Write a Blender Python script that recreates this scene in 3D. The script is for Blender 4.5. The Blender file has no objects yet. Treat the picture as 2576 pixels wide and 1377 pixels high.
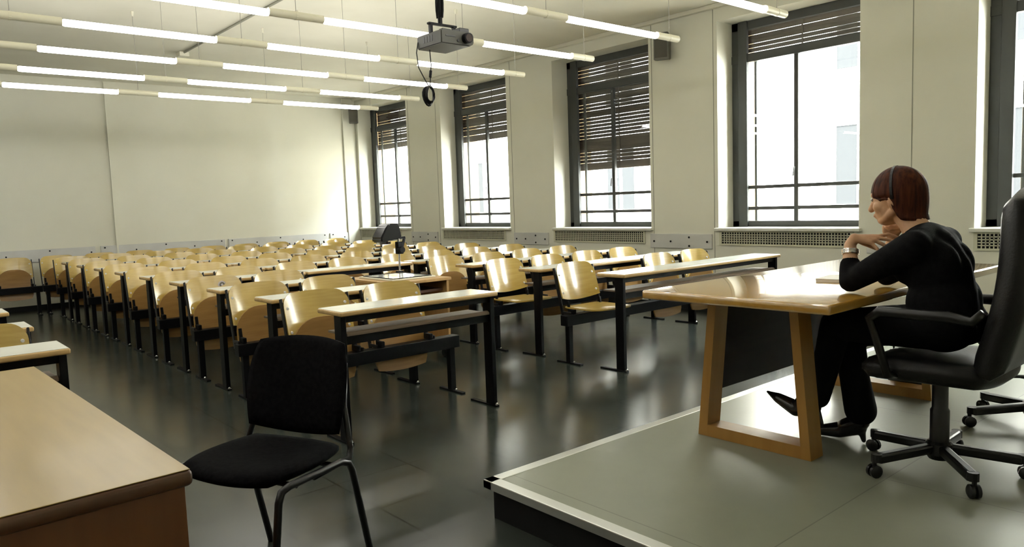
import bpy, bmesh, math, random
from mathutils import Vector, Matrix, noise
random.seed(7)
C = bpy.context.scene.collection
PI = math.pi
V = Vector

# ------------------------------------------------------------------ helpers
def link(o, parent=None):
    C.objects.link(o)
    if parent is not None:
        o.parent = parent
    return o

class G:
    """collects shapes; build() links them as ONE mesh object"""
    def __init__(s): s.bm = bmesh.new()
    def box(s, lo, hi, bev=0.0, seg=2, mtx=None):
        lo = V(lo); hi = V(hi)
        r = bmesh.ops.create_cube(s.bm, size=1.0)
        vs = r['verts']
        for v in vs:
            v.co = V((lo[i] + (v.co[i] + .5) * (hi[i] - lo[i]) for i in range(3)))
        fs = list({f for v in vs for f in v.link_faces})
        if bev > 0:
            es = list({e for v in vs for e in v.link_edges})
            b = bmesh.ops.bevel(s.bm, geom=es, offset=bev, segments=seg, profile=.5, affect='EDGES')
            vs = list({v for f in b['faces'] for v in f.verts} | {v for v in vs if v.is_valid})
        if mtx is not None:
            for v in vs: v.co = mtx @ v.co
        return s
    def bar(s, p, q, w, h, up=(0, 0, 1), bev=0.0):
        """box from p to q, w across, h along up"""
        p = V(p); q = V(q); d = q - p; L = d.length; d.normalize()
        up = V(up)
        a = d.cross(up)
        if a.length < 1e-5: a = d.cross(V((0, 1, 0)))
        a.normalize(); u = a.cross(d)
        m = Matrix((( a.x, d.x, u.x, p.x), (a.y, d.y, u.y, p.y), (a.z, d.z, u.z, p.z), (0, 0, 0, 1)))
        return s.box((-w / 2, 0, -h / 2), (w / 2, L, h / 2), bev, 2, m)
    def tube(s, pts, r, n=10, cap=True, closed=False):
        pts = [V(p) for p in pts]
        rs = r if isinstance(r, (list, tuple)) else [r] * len(pts)
        rings = []
        nn = None
        N = len(pts)
        for i, p in enumerate(pts):
            if closed: t = pts[(i + 1) % N] - pts[i - 1]
            elif i == 0: t = pts[1] - pts[0]
            elif i == N - 1: t = pts[-1] - pts[-2]
            else: t = (pts[i + 1] - p).normalized() + (p - pts[i - 1]).normalized()
            t.normalize()
            if nn is None:
                nn = t.cross(V((0, 0, 1)))
                if nn.length < 1e-3: nn = t.cross(V((1, 0, 0)))
            nn = (nn - t * nn.dot(t)).normalized()
            b = t.cross(nn)
            rings.append([s.bm.verts.new(p + (nn * math.cos(2 * PI * k / n) + b * math.sin(2 * PI * k / n)) * rs[i]) for k in range(n)])
        for i in range(N if closed else N - 1):
            A, B = rings[i], rings[(i + 1) % N]
            for k in range(n):
                s.bm.faces.new((A[k], A[(k + 1) % n], B[(k + 1) % n], B[k]))
        if cap and not closed:
            s.bm.faces.new(rings[0][::-1]); s.bm.faces.new(rings[-1])
        return s
    def lathe(s, prof, n=20, mtx=None):
        """prof: (r, z) from bottom to top round the z axis"""
        rings = []
        for r, z in prof:
            rings.append([s.bm.verts.new(V((r * math.cos(2 * PI * k / n), r * math.sin(2 * PI * k / n), z))) for k in range(n)])
        vs = [v for R in rings for v in R]
        for A, B in zip(rings, rings[1:]):
            for k in range(n):
                s.bm.faces.new((A[k], A[(k + 1) % n], B[(k + 1) % n], B[k]))
        s.bm.faces.new(rings[0][::-1]); s.bm.faces.new(rings[-1])
        if mtx is not None:
            for v in vs: v.co = mtx @ v.co
        return s
    def prism(s, poly, lo, hi, axis=0):
        """2-D polygon extruded along an axis; poly coords are the other two axes in order"""
        def P(a, t):
            c = [a[0], a[1]]; c.insert(axis, t); return V(c)
        A = [s.bm.verts.new(P(p, lo)) for p in poly]; B = [s.bm.verts.new(P(p, hi)) for p in poly]
        n = len(poly)
        s.bm.faces.new(A[::-1]); s.bm.faces.new(B)
        for k in range(n): s.bm.faces.new((A[k], A[(k + 1) % n], B[(k + 1) % n], B[k]))
        return s
    def ball(s, c, r, u=16, v=10, mtx=None):
        r = V(r) if not isinstance(r, (int, float)) else V((r, r, r))
        res = bmesh.ops.create_uvsphere(s.bm, u_segments=u, v_segments=v, radius=1.0)
        for w in res['verts']:
            p = V((w.co[i] * r[i] for i in range(3)))
            if mtx is not None: p = mtx @ p
            w.co = p + V(c)
        return s
    def cap(s, p, q, r0, r1, n=14):
        """tapered capsule"""
        p = V(p); q = V(q); d = q - p; L = d.length
        pts = []; rs = []
        t = d.normalized() if L > 1e-6 else V((0, 0, 1))
        for k in range(5):
            a = -PI / 2 + (PI / 2) * k / 4 * .999 + .02
            pts.append(p + t * (math.sin(a) * r0)); rs.append(max(r0 * math.cos(a), 1e-4))
        for k in range(5):
            a = (PI / 2) * k / 4 * .99
            pts.append(q + t * (math.sin(a) * r1)); rs.append(max(r1 * math.cos(a), 1e-4))
        return s.tube(pts, rs, n)
    def chain(s, pts, rs, n=14):
        for i in range(len(pts) - 1): s.cap(pts[i], pts[i + 1], rs[i], rs[i + 1], n)
        return s
    def build(s, name, m, parent=None, smooth=False, angle=None):
        bmesh.ops.recalc_face_normals(s.bm, faces=s.bm.faces)
        me = bpy.data.meshes.new(name); s.bm.to_mesh(me); s.bm.free()
        me.materials.append(m)
        if smooth:
            for p in me.polygons: p.use_smooth = True
            if angle: me.set_sharp_from_angle(angle=angle)
        return link(bpy.data.objects.new(name, me), parent)

def remesh(o, vox, it=6, fac=.5):
    """fuse the overlapping shapes of a mesh object into one continuous surface"""
    m = o.modifiers.new('r', 'REMESH'); m.mode = 'VOXEL'; m.voxel_size = vox; m.use_smooth_shade = True
    if it:
        k = o.modifiers.new('s', 'SMOOTH'); k.iterations = it; k.factor = fac
    dg = bpy.context.evaluated_depsgraph_get(); dg.update()
    me = bpy.data.meshes.new_from_object(o.evaluated_get(dg))
    o.modifiers.clear()
    old = o.data; mats = list(old.materials); o.data = me
    me.materials.clear()
    for x in mats: me.materials.append(x)
    for p in me.polygons: p.use_smooth = True
    bpy.data.meshes.remove(old)
    return o

def tag(o, label=None, cat=None, group=None, kind=None):
    if label: o['label'] = label
    if cat: o['category'] = cat
    if group: o['group'] = group
    if kind: o['kind'] = kind
    return o
def thing(name, label, cat, loc=(0, 0, 0), rz=0, group=None):
    o = bpy.data.objects.new(name, None); link(o)
    o.empty_display_size = .1
    o.location = loc; o.rotation_euler = (0, 0, rz)
    return tag(o, label, cat, group)
def dup(root, loc, rz=None, label=None, group=None, skip=()):
    r = root.copy(); link(r); r.location = loc
    if rz is not None: r.rotation_euler = (0, 0, rz)
    if label: r['label'] = label
    if group: r['group'] = group
    for ch in list(root.children):
        if ch.name.split('.')[0] in skip: continue
        c = ch.copy(); link(c, r)
        for g in list(ch.children):
            d = g.copy(); link(d, c)
    return r
def struct(o):
    o['kind'] = 'structure'; return o

# ------------------------------------------------------------------ materials
def mat(name, col, rough=.5, metal=0.0, spec=.5, coat=0.0, coat_r=.05):
    m = bpy.data.materials.new(name); m.use_nodes = True
    b = m.node_tree.nodes['Principled BSDF']
    b.inputs['Base Color'].default_value = (*col, 1); b.inputs['Roughness'].default_value = rough
    b.inputs['Metallic'].default_value = metal; b.inputs['Specular IOR Level'].default_value = spec
    b.inputs['Coat Weight'].default_value = coat; b.inputs['Coat Roughness'].default_value = coat_r
    return m
def nodes(m): return m.node_tree.nodes, m.node_tree.links, m.node_tree.nodes['Principled BSDF']
def noisy(m, c1, c2, scale=(3, 3, 3), detail=4, lo=.35, hi=.65, bump=0.0, bscale=60, rough=None):
    N, L, b = nodes(m)
    tc = N.new('ShaderNodeTexCoord'); mp = N.new('ShaderNodeMapping'); mp.inputs['Scale'].default_value = scale
    L.new(tc.outputs['Object'], mp.inputs[0])
    n = N.new('ShaderNodeTexNoise'); n.inputs['Scale'].default_value = 1; n.inputs['Detail'].default_value = detail
    L.new(mp.outputs[0], n.inputs['Vector'])
    r = N.new('ShaderNodeValToRGB'); r.color_ramp.elements[0].position = lo; r.color_ramp.elements[1].position = hi
    r.color_ramp.elements[0].color = (*c1, 1); r.color_ramp.elements[1].color = (*c2, 1)
    L.new(n.outputs['Fac'], r.inputs[0]); L.new(r.outputs[0], b.inputs['Base Color'])
    if rough:
        q = N.new('ShaderNodeMapRange'); q.inputs['To Min'].default_value = rough[0]; q.inputs['To Max'].default_value = rough[1]
        L.new(n.outputs['Fac'], q.inputs[0]); L.new(q.outputs[0], b.inputs['Roughness'])
    if bump:
        n2 = N.new('ShaderNodeTexNoise'); n2.inputs['Scale'].default_value = bscale; n2.inputs['Detail'].default_value = 3
        L.new(tc.outputs['Object'], n2.inputs['Vector'])
        bp = N.new('ShaderNodeBump'); bp.inputs['Strength'].default_value = bump; bp.inputs['Distance'].default_value = .01
        L.new(n2.outputs['Fac'], bp.inputs['Height']); L.new(bp.outputs[0], b.inputs['Normal'])
    return m
def tiles(m, w, h, c1, c2, joint, jw, off=0.0, shift=(0, 0, 0), rough=(.2, .3), mott=3.0, amt=.55, det=6):
    N, L, b = nodes(m)
    tc = N.new('ShaderNodeTexCoord'); mp = N.new('ShaderNodeMapping'); mp.inputs['Location'].default_value = shift
    L.new(tc.outputs['Object'], mp.inputs[0])
    br = N.new('ShaderNodeTexBrick'); br.offset = off; br.inputs['Scale'].default_value = 1
    br.inputs['Brick Width'].default_value = w; br.inputs['Row Height'].default_value = h
    br.inputs['Mortar Size'].default_value = jw; br.inputs['Mortar Smooth'].default_value = .3
    br.inputs['Color1'].default_value = (*c1, 1); br.inputs['Color2'].default_value = (*c2, 1); br.inputs['Mortar'].default_value = (*joint, 1)
    L.new(mp.outputs[0], br.inputs['Vector'])
    n = N.new('ShaderNodeTexNoise'); n.inputs['Scale'].default_value = mott; n.inputs['Detail'].default_value = det; n.inputs['Roughness'].default_value = .65
    L.new(tc.outputs['Object'], n.inputs['Vector'])
    mx = N.new('ShaderNodeMix'); mx.data_type = 'RGBA'; mx.blend_type = 'MULTIPLY'; mx.inputs[0].default_value = amt
    rp = N.new('ShaderNodeValToRGB'); rp.color_ramp.elements[0].position = .3; rp.color_ramp.elements[1].position = .7
    rp.color_ramp.elements[0].color = (.55, .55, .55, 1); rp.color_ramp.elements[1].color = (1.25, 1.22, 1.15, 1)
    L.new(n.outputs['Fac'], rp.inputs[0])
    L.new(br.outputs['Color'], mx.inputs[6]); L.new(rp.outputs[0], mx.inputs[7]); L.new(mx.outputs[2], b.inputs['Base Color'])
    q = N.new('ShaderNodeMapRange'); q.inputs['To Min'].default_value = rough[0]; q.inputs['To Max'].default_value = rough[1]
    L.new(n.outputs['Fac'], q.inputs[0]); L.new(q.outputs[0], b.inputs['Roughness'])
    bp = N.new('ShaderNodeBump'); bp.inputs['Strength'].default_value = .06; bp.inputs['Distance'].default_value = .004
    n3 = N.new('ShaderNodeTexNoise'); n3.inputs['Scale'].default_value = 14; n3.inputs['Detail'].default_value = 2
    L.new(tc.outputs['Object'], n3.inputs['Vector'])
    L.new(n3.outputs['Fac'], bp.inputs['Height']); L.new(bp.outputs[0], b.inputs['Normal'])
    return m
def wood(name, c1, c2, grain=(2, 26, 26), rough=.3, coat=.4, coat_r=.12, spec=.5):
    m = mat(name, c1, rough, 0, spec, coat, coat_r)
    return noisy(m, c1, c2, grain, 5, .32, .68)
def emit(name, col, st):
    m = bpy.data.materials.new(name); m.use_nodes = True
    N = m.node_tree.nodes; L = m.node_tree.links; N.clear()
    e = N.new('ShaderNodeEmission'); o = N.new('ShaderNodeOutputMaterial')
    e.inputs[0].default_value = (*col, 1); e.inputs[1].default_value = st; L.new(e.outputs[0], o.inputs[0]); return m
def glass(name):
    m = bpy.data.materials.new(name); m.use_nodes = True
    N = m.node_tree.nodes; L = m.node_tree.links; N.clear()
    t = N.new('ShaderNodeBsdfTransparent'); g = N.new('ShaderNodeBsdfGlossy'); g.inputs['Roughness'].default_value = .01
    t.inputs[0].default_value = (.96, .98, .97, 1)
    f = N.new('ShaderNodeFresnel'); ge = N.new('ShaderNodeNewGeometry'); q = N.new('ShaderNodeMapRange')
    q.inputs['To Min'].default_value = 1.55; q.inputs['To Max'].default_value = 1 / 1.55
    L.new(ge.outputs['Backfacing'], q.inputs[0]); L.new(q.outputs[0], f.inputs[0])
    x = N.new('ShaderNodeMixShader'); o = N.new('ShaderNodeOutputMaterial')
    L.new(f.outputs[0], x.inputs[0]); L.new(t.outputs[0], x.inputs[1]); L.new(g.outputs[0], x.inputs[2]); L.new(x.outputs[0], o.inputs[0])
    return m

M = {}
M['wall'] = noisy(mat('wall_paint', (.72, .71, .62), .85, spec=.2), (.71, .70, .605), (.76, .75, .655), (1.1, 1.1, 1.1), 5, .3, .7, .05, 90)
M['ceil'] = noisy(mat('ceiling_paint', (.70, .68, .58), .9, spec=.1), (.68, .66, .56), (.73, .71, .61), (1.5, 1.5, 1.5), 3)
M['floor'] = tiles(mat('floor_tiles', (.1, .1, .1), .25, 0, .42), .4, .4, (.027, .033, .028), (.033, .039, .034), (.010, .012, .011), .006, rough=(.16, .27))
M['lino'] = tiles(mat('platform_lino', (.3, .3, .25), .3), 2.0, 1.18, (.195, .207, .158), (.21, .222, .17), (.12, .125, .1), .003, off=0.5, shift=(-.12, -.02, 0), rough=(.285, .34), mott=5, amt=.15, det=3)
M['alu'] = mat('aluminium_strip', (.62, .63, .60), .32, .85)
M['black'] = mat('black_metal', (.0022, .0022, .0026), .42, 0, .12)
M['riser'] = mat('black_riser', (.008, .008, .008), .6, 0, .2)
M['bolt'] = mat('zinc_bolt', (.78, .78, .76), .4, .2)
M['steel'] = mat('bright_steel', (.8, .8, .8), .18, 1.0)
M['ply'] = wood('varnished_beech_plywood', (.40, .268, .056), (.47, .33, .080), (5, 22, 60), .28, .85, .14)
M['plyshade'] = wood('shaded_orange_plywood', (.24, .125, .030), (.30, .165, .043), (5, 22, 60), .45, .12, .2)  # folded-up seats: shade on the underside mixed into a darker plywood colour
M['edge'] = wood('beech_edge', (.42, .27, .10), (.50, .34, .14), (3, 30, 30), .4, .3, .2)
M['lam'] = noisy(mat('cream_laminate', (.70, .71, .66), .14, spec=.55), (.68, .69, .63), (.72, .735, .68), (4, 4, 4), 2, rough=(.12, .2))
M['shelf'] = wood('grey_brown_shelf', (.115, .082, .052), (.15, .11, .074), (2, 30, 30), .55, 0, .3, .25)
M['oak'] = wood('honey_beech', (.39, .205, .032), (.45, .255, .047), (1.6, 24, 24), .2, 1.0, .04)
for _k, _i in (('ply', 1.75), ('oak', 2.2)): M[_k].node_tree.nodes['Principled BSDF'].inputs['Coat IOR'].default_value = _i
M['oakshade'] = wood('honey_beech_leg_shaded', (.27, .13, .022), (.32, .165, .032), (20, 20, 2), .42, .2, .2)  # same beech as the top, darkened in colour for the backlit legs
M['desk'] = wood('yellow_veneer', (.255, .168, .034), (.30, .20, .046), (20, 2, 20), .33, .14, .12, .35)
M['deskside'] = wood('red_brown_veneer', (.13, .046, .010), (.165, .062, .014), (20, 20, 2), .45, .2, .2)
M['deskband'] = wood('dark_edge_band', (.075, .03, .009), (.095, .04, .012), (20, 20, 2), .4, .2, .2)
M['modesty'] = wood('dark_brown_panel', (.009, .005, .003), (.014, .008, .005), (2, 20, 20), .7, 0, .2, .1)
M['frame'] = mat('grey_window_steel', (.05, .053, .05), .45, 0, .4)
M['shutter'] = noisy(mat('brown_shutter_slat', (.085, .06, .05), .6), (.07, .05, .042), (.10, .072, .058), (1, 3, 30), 3)
M['sill'] = noisy(mat('pale_stone_sill', (.66, .66, .6), .35), (.62, .62, .56), (.70, .70, .63), (8, 8, 8), 4)
M['grille'] = mat('cream_grille', (.58, .57, .44), .5)
M['dark'] = mat('dark_void', (.012, .012, .012), .8, 0, .1)
M['board'] = noisy(mat('grey_wall_board', (.56, .56, .55), .5), (.53, .53, .52), (.60, .60, .58), (3, 3, 3), 3)
M['joint'] = mat('grey_joint', (.33, .33, .27), .8)
M['brick'] = tiles(mat('yellow_brick', (.6, .4, .2), .8), .24, .075, (.26, .165, .065), (.22, .135, .05), (.34, .31, .25), .009, off=.5, rough=(.7, .9))
M['glass'] = glass('window_glass')
M['pipe'] = mat('cream_lamp_tube', (.74, .71, .56), .35)
M['lamp'] = emit('fluorescent_tube', (1.0, .975, .905), 13.0)
M['wire'] = mat('grey_wire', (.30, .29, .25), .6)
M['hook'] = mat('cream_hook', (.72, .70, .58), .5)
M['fabric'] = noisy(mat('black_fabric', (.003, .003, .003), .9, 0, .05), (.0015, .0015, .002), (.004, .004, .0045), (60, 60, 60), 2, bump=.15, bscale=400)
M['leather'] = noisy(mat('black_leather', (.004, .004, .004), .42, 0, .3), (.003, .003, .003), (.006, .0055, .0055), (10, 10, 10), 3, bump=.12, bscale=120)
M['plastic'] = mat('black_plastic', (.004, .004, .004), .35, 0, .35)
M['projector'] = mat('grey_green_plastic', (.034, .034, .025), .5, 0, .3)
M['projdark'] = mat('projector_slot', (.012, .012, .012), .5)
M['lens'] = mat('lens_glass', (.02, .012, .015), .05, 0, .8, 1.0, .02)
M['speaker'] = mat('grey_speaker', (.13, .125, .105), .6)
M['cloth'] = mat('speaker_cloth', (.09, .085, .07), .8, 0, .1)
M['cart'] = wood('cart_veneer', (.42, .25, .09), (.48, .30, .12), (20, 20, 2), .4, .2, .2)
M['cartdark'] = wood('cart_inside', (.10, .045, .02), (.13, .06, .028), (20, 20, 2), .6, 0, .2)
M['stage'] = mat('glass_top_white_reflection', (.80, .82, .82), .08, 0, .6, .6, .03)  # white reflection of the back wall painted into the glass colour
M['ohp'] = mat('cream_plastic', (.70, .68, .58), .4)
M['skin'] = noisy(mat('skin', (.50, .30, .18), .5, 0, .3), (.46, .265, .155), (.53, .32, .19), (30, 30, 30), 3)
M['hair'] = noisy(mat('auburn_hair', (.05, .013, .007), .6, 0, .12), (.020, .0048, .0025), (.075, .018, .006), (70, 70, 6), 4, .35, .68)
M['sweater'] = noisy(mat('black_knit', (.003, .003, .0035), .85, 0, .08), (.0022, .0022, .0028), (.005, .005, .0056), (40, 40, 40), 3, bump=.2, bscale=300)
M['trouser'] = mat('black_trousers', (.0025, .0025, .003), .8, 0, .08)
M['shoe'] = mat('black_shoe_leather', (.005, .005, .005), .25, 0, .5)
M['white'] = mat('white_paper', (.80, .80, .76), .7)
M['eyew'] = mat('eye', (.25, .22, .2), .2)
M['lip'] = mat('lips', (.46, .22, .16), .5)
M['facade'] = noisy(mat('pale_render', (.80, .79, .74), .9), (.78, .77, .72), (.83, .82, .78), (1, 1, 1), 3)
M['facade_win'] = mat('far_window', (.014, .0145, .015), .6, 0, 0)
M['paving'] = mat('courtyard_paving', (.45, .44, .42), .9)
M['sticker'] = mat('white_sticker', (.62, .58, .60), .5)
M['black_shine'] = mat('black_shiny_plastic', (.010, .010, .011), .15, 0, .5)

# ------------------------------------------------------------------ camera
cam = bpy.data.cameras.new('camera'); camo = link(bpy.data.objects.new('camera', cam))
yaw, pitch, roll = .7102, .0920, -.0351
f = V((math.sin(yaw) * math.cos(pitch), math.cos(yaw) * math.cos(pitch), -math.sin(pitch)))
r0 = V((math.cos(yaw), -math.sin(yaw), 0)); u0 = r0.cross(f)
r = r0 * math.cos(roll) + u0 * math.sin(roll); u = -r0 * math.sin(roll) + u0 * math.cos(roll)
camo.matrix_world = Matrix(((r.x, u.x, -f.x, 0), (r.y, u.y, -f.y, 0), (r.z, u.z, -f.z, 1.3023), (0, 0, 0, 1)))
cam.sensor_width = 36; cam.sensor_fit = 'HORIZONTAL'; cam.lens = 36 * 1883.1 / 2576
cam.clip_start = .05; cam.clip_end = 200
bpy.context.scene.camera = camo

# ------------------------------------------------------------------ the room
XW, YB, ZC = 7.25, 12.88, 3.40      # window wall, back wall, ceiling
XL, YF = -2.6, -1.8                 # left wall, front wall
XO = 7.66                           # back of the inner wall, XS front of the shutters
WIN = [(.70, 2.29), (3.285, 4.85), (5.80, 7.46), (8.43, 10.09), (11.10, 12.78)]   # y ranges
SHUT = [2.80, 2.80, 1.735, 2.35, 2.44]
Z0, Z1 = .96, 3.22
o = struct(G().box((XL - .2, YF - .2, -.2), (XW + .5, YB + .2, 0)).build('floor', M['floor']))
o = struct(G().box((XL - .2, YF - .2, ZC), (8.0, YB + .2, ZC + .3)).build('ceiling', M['ceil']))
o = struct(G().box((XL - .2, YB, 0), (8.0, YB + .2, ZC)).build('wall_back', M['wall']))
o = struct(G().box((XL - .2, YF - .2, 0), (XL, YB, ZC)).build('wall_left', M['wall']))
o = struct(G().box((XL, YF - .2, 0), (8.0, YF, ZC)).build('wall_front', M['wall']))
def wallring(x0, x1, m, name, parent=None):
    g = G()
    g.box((x0, YF, 0), (x1, YB, .925)); g.box((x0, YF, Z1), (x1, YB, ZC))
    y = YF
    for a, b in WIN:
        g.box((x0, y, .925), (x1, a, Z1)); y = b
    g.box((x0, y, .925), (x1, YB, Z1))
    return g.build(name, m, parent)
wr = struct(wallring(XW, XO, M['wall'], 'wall_right'))
wallring(XO, 8.0, M['brick'], 'brick_skin', wr)
struct(G().box((XL, YB - .02, 0), (XW, YB, .07)).build('baseboard_back', M['riser']))
struct(G().box((XW - .015, YF, 0), (XW, YB, .07)).build('baseboard_right', M['riser']))
# grey protection boards, joints and pipes on the walls
tn = [0]
def trim(g, m):
    tn[0] += 1
    return struct(g.build('trim_%d' % tn[0], m))
def screws(par, pts, ax):
    for p in pts:
        g = G()
        d = V((.006, 0, 0)) if ax == 0 else V((0, .006, 0))
        g.tube([V(p), V(p) - d], .012, 8)
        g.build('screw', M['dark'], par)
for a, b in ((-1.0, .85), (.9, 2.66), (2.73, 4.64), (4.70, 6.55), (6.60, 7.2)):
    t = trim(G().box((a, YB - .018, .70), (b, YB - .0, .885), .003), M['board'])
    n = max(2, int((b - a) / .45)); pts = []
    for k in range(n + 1):
        x = a + .06 + (b - a - .12) * k / n
        pts.append((x, YB - .018, .855 if k % 2 == 0 else .80))
    screws(t, pts, 1)
for a, b in ((2.42, 3.20), (4.93, 5.805), (7.61, 8.335), (10.28, 11.07)):
    t = trim(G().box((XW - .018, a, .72), (XW, b, .89), .003), M['board'])
    w = b - a
    screws(t, [(XW - .018, a + .06, .80), (XW - .018, a + w * .35, .85), (XW - .018, a + w * .35, .75), (XW - .018, a + w * .65, .80), (XW - .018, b - .06, .80)], 0)
for y in (2.81, 4.90, 5.755, 8.336, 10.22, 11.04):
    trim(G().box((XW - .003, y - .004, 0), (XW, y + .004, ZC)), M['joint'])
trim(G().box((2.955, YB - .025, 0), (2.985, YB, ZC - .02)), M['wall'])
trim(G().box((6.98, YB - .03, 0), (7.25, YB, ZC - .001), .01), M['wall'])
trim(G().box((XW - .06, YF, ZC - .045), (XW, YB, ZC), .005), M['ceil'])

# ------------------------------------------------------------------ windows, shutters, sills, grilles
XF = 7.54
names_w = ['nearest the lecturer\'s chair', 'behind the lecturer', 'second window along from the lecturer', 'second window from the back wall', 'window beside the back wall']
for i, (a, b) in enumerate(WIN):
    fr = G()
    x0, x1 = XF, XF + .06
    fr.box((x0, a, Z0), (x1, a + .13, Z1), .004); fr.box((x0, b - .13, Z0), (x1, b, Z1), .004)
    fr.box((x0, a, Z0), (x1, b, Z0 + .065), .004); fr.box((x0, a, Z1 - .09), (x1, b, Z1), .004)
    fr.box((x0 - .01, a, 2.775), (x1, b, 2.865), .004)
    fr.box((x0 - .025, b - .20, Z0), (x0 + .02, b - .09, Z1), .004)
    c = (a + b) / 2 + .02
    w = struct(fr.build('window_%d' % (i + 1), M['frame']))
    G().box((x0 + .005, c - .024, Z0 + .06), (x0 + .05, c + .024, 2.79), .004).build('mullion', M['frame'], w)
    for z in (1.165, 1.40):
        G().box((x0 + .008, a + .12, z - .019), (x0 + .05, b - .12, z + .019), .003).build('glazing_bar', M['frame'], w)
    G().tube([(XF + .075, b - .255, Z0), (XF + .075, b - .255, 2.8)], .019, 8).build('guide_rod', M['frame'], w)
    # handle: a small lever on the mullion
    G().bar((x0 - .03, c, 1.60), (x0 - .035, c + .01, 1.50), .012, .014, (1, 0, 0), .003).build('handle', M['frame'], w)
    g = G(); g.box((x0 + .026, a + .125, Z0 + .06), (x0 + .031, c - .018, 2.78)); g.build('pane', M['glass'], w)
    g = G(); g.box((x0 + .026, c + .018, Z0 + .06), (x0 + .031, b - .125, 2.78)); g.build('pane', M['glass'], w)
    g = G(); g.box((x0 + .026, a + .125, 2.86), (x0 + .031, b - .125, Z1 - .085)); g.build('pane', M['glass'], w)
    # roller shutter outside
    sh = G(); z = SHUT[i]; k = 0
    a, b = a + .006, b - .006
    sh.box((7.68, a, z), (7.705, b, z + .10), .004); z += .103
    rnd = random.Random(40 + i)
    while z < Z1 - .05:
        h = .047
        gap = .0019 if (rnd.random() < .62) else .0002
        sh.box((7.688, a, z + gap), (7.695, b, z + h), .002, 1); z += h; k += 1
    s = sh.build('roller_shutter', M['shutter'])
    tag(s, ['brown slatted roller shutter rolled high, %s', 'brown slatted roller shutter rolled up above the window %s', 'brown slatted roller shutter pulled halfway down, %s', 'brown slatted roller shutter a third down, %s', 'brown slatted roller shutter partly down outside the %s'][i] % names_w[i], 'shutter', 'brown roller shutters')
    for yy in (a + .10, c):
        G().box((7.674, yy - .008, SHUT[i]), (7.686, yy + .008, Z1 - .06)).build('lift_tape', M['shutter'], s)
    trim(G().box((XW - .055, a - .036, .925), (XF + .03, b + .036, Z0), .008), M['sill'])
# the slanted white arm seen inside the big window
# ventilation grilles
for i, (a, b) in enumerate(((.80, 2.26), (3.36, 4.805), (5.92, 7.47), (8.565, 10.11), (11.44, 12.79))):
    t = thing('ventilation_grille', 'cream perforated grille under the sill of the %s' % ['window nearest the lecturer\'s chair', 'window behind the lecturer', 'half shuttered window', 'second window from the back wall', 'window beside the back wall'][i], 'grille', (XW, (a + b) / 2, .85), 0, 'grilles under the window sills')
    L2 = (b - a) / 2
    g = G(); x0, x1 = -.014, -.002
    z0, z1 = -.065, .06
    g.box((x0, -L2 - .03, z1), (x1, L2 + .03, z1 + .015)); g.box((x0, -L2 - .03, z0 - .02), (x1, L2 + .03, z0))
    g.box((x0, -L2 - .03, z0), (x1, -L2, z1)); g.box((x0, L2, z0), (x1, L2 + .03, z1))
    g.build('rim', M['grille'], t)
    g = G()
    n = int((b - a) / .031)
    for k in range(1, n):
        y = -L2 + 2 * L2 * k / n; g.box((x0 + .004, y - .0045, z0), (x1, y + .0045, z1))
    for k in range(1, 5):
        z = z0 + (z1 - z0) * k / 5; g.box((x0 + .004, -L2, z - .0045), (x1, L2, z + .0045))
    g.build('mesh', M['grille'], t)
    G().box((-.0015, -L2, z0), (-.0002, L2, z1)).build('backing', M['dark'], t)

# ------------------------------------------------------------------ courtyard outside
t = thing('courtyard_facade', 'pale building facade across the courtyard, washed out by daylight', 'building', (19, 6, -4))
g = G(); g.box((0, -16, 0), (.4, 26, 15)); g.build('wall', M['facade'], t)
for k in range(9):
    for z in (1.6, 5.0, 8.4):
        y = -14 + k * 3.9 + .3
        fr = G(); fr.box((-.05, y, z), (.0, y + .12, z + 2.1)); fr.box((-.05, y + 1.28, z), (.0, y + 1.4, z + 2.1)); fr.box((-.06, y - .02, z + 2.0), (.0, y + 1.42, z + 2.12)); fr.box((-.08, y - .1, z - .08), (.0, y + 1.5, z + .01)); fr.box((-.05, y + .64, z), (.0, y + .74, z + 2.02))
        w = fr.build('window_frame', M['facade'], t)
        G().box((-.03, y + .1, z - .02), (-.002, y + 1.3, z + 2.05)).build('pane', M['facade_win'], w)
t = thing('side_wing', 'sunlit pale building wing closing the courtyard', 'building', (9, 27, -4))
G().box((0, 0, 0), (10, .4, 15)).build('wall', M['facade'], t)
struct(G().box((8.0, -16, -4.2), (19.4, 32, -4)).build('courtyard_floor', M['paving']))

# ------------------------------------------------------------------ platform
PZ = .165
pl = thing('teaching_platform', 'low platform of grey green lino with metal edge and black riser', 'platform', (1.86, 2.395, 0))
G().box((.03, -(2.385 - YF), 0), (XW - 1.86 - .02, -.03, PZ - .012)).build('riser', M['riser'], pl)
G().box((.05, -(2.385 - YF), PZ - .012), (XW - 1.86 - .018, -.05, PZ)).build('deck', M['lino'], pl)
g = G(); g.box((0, -(2.385 - YF), PZ - .035), (.055, 0, PZ + .002), .004); g.box((.0, -.055, PZ - .035), (XW - 1.86 - .018, 0, PZ + .002), .004)
g.build('edge_strip', M['alu'], pl)

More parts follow.
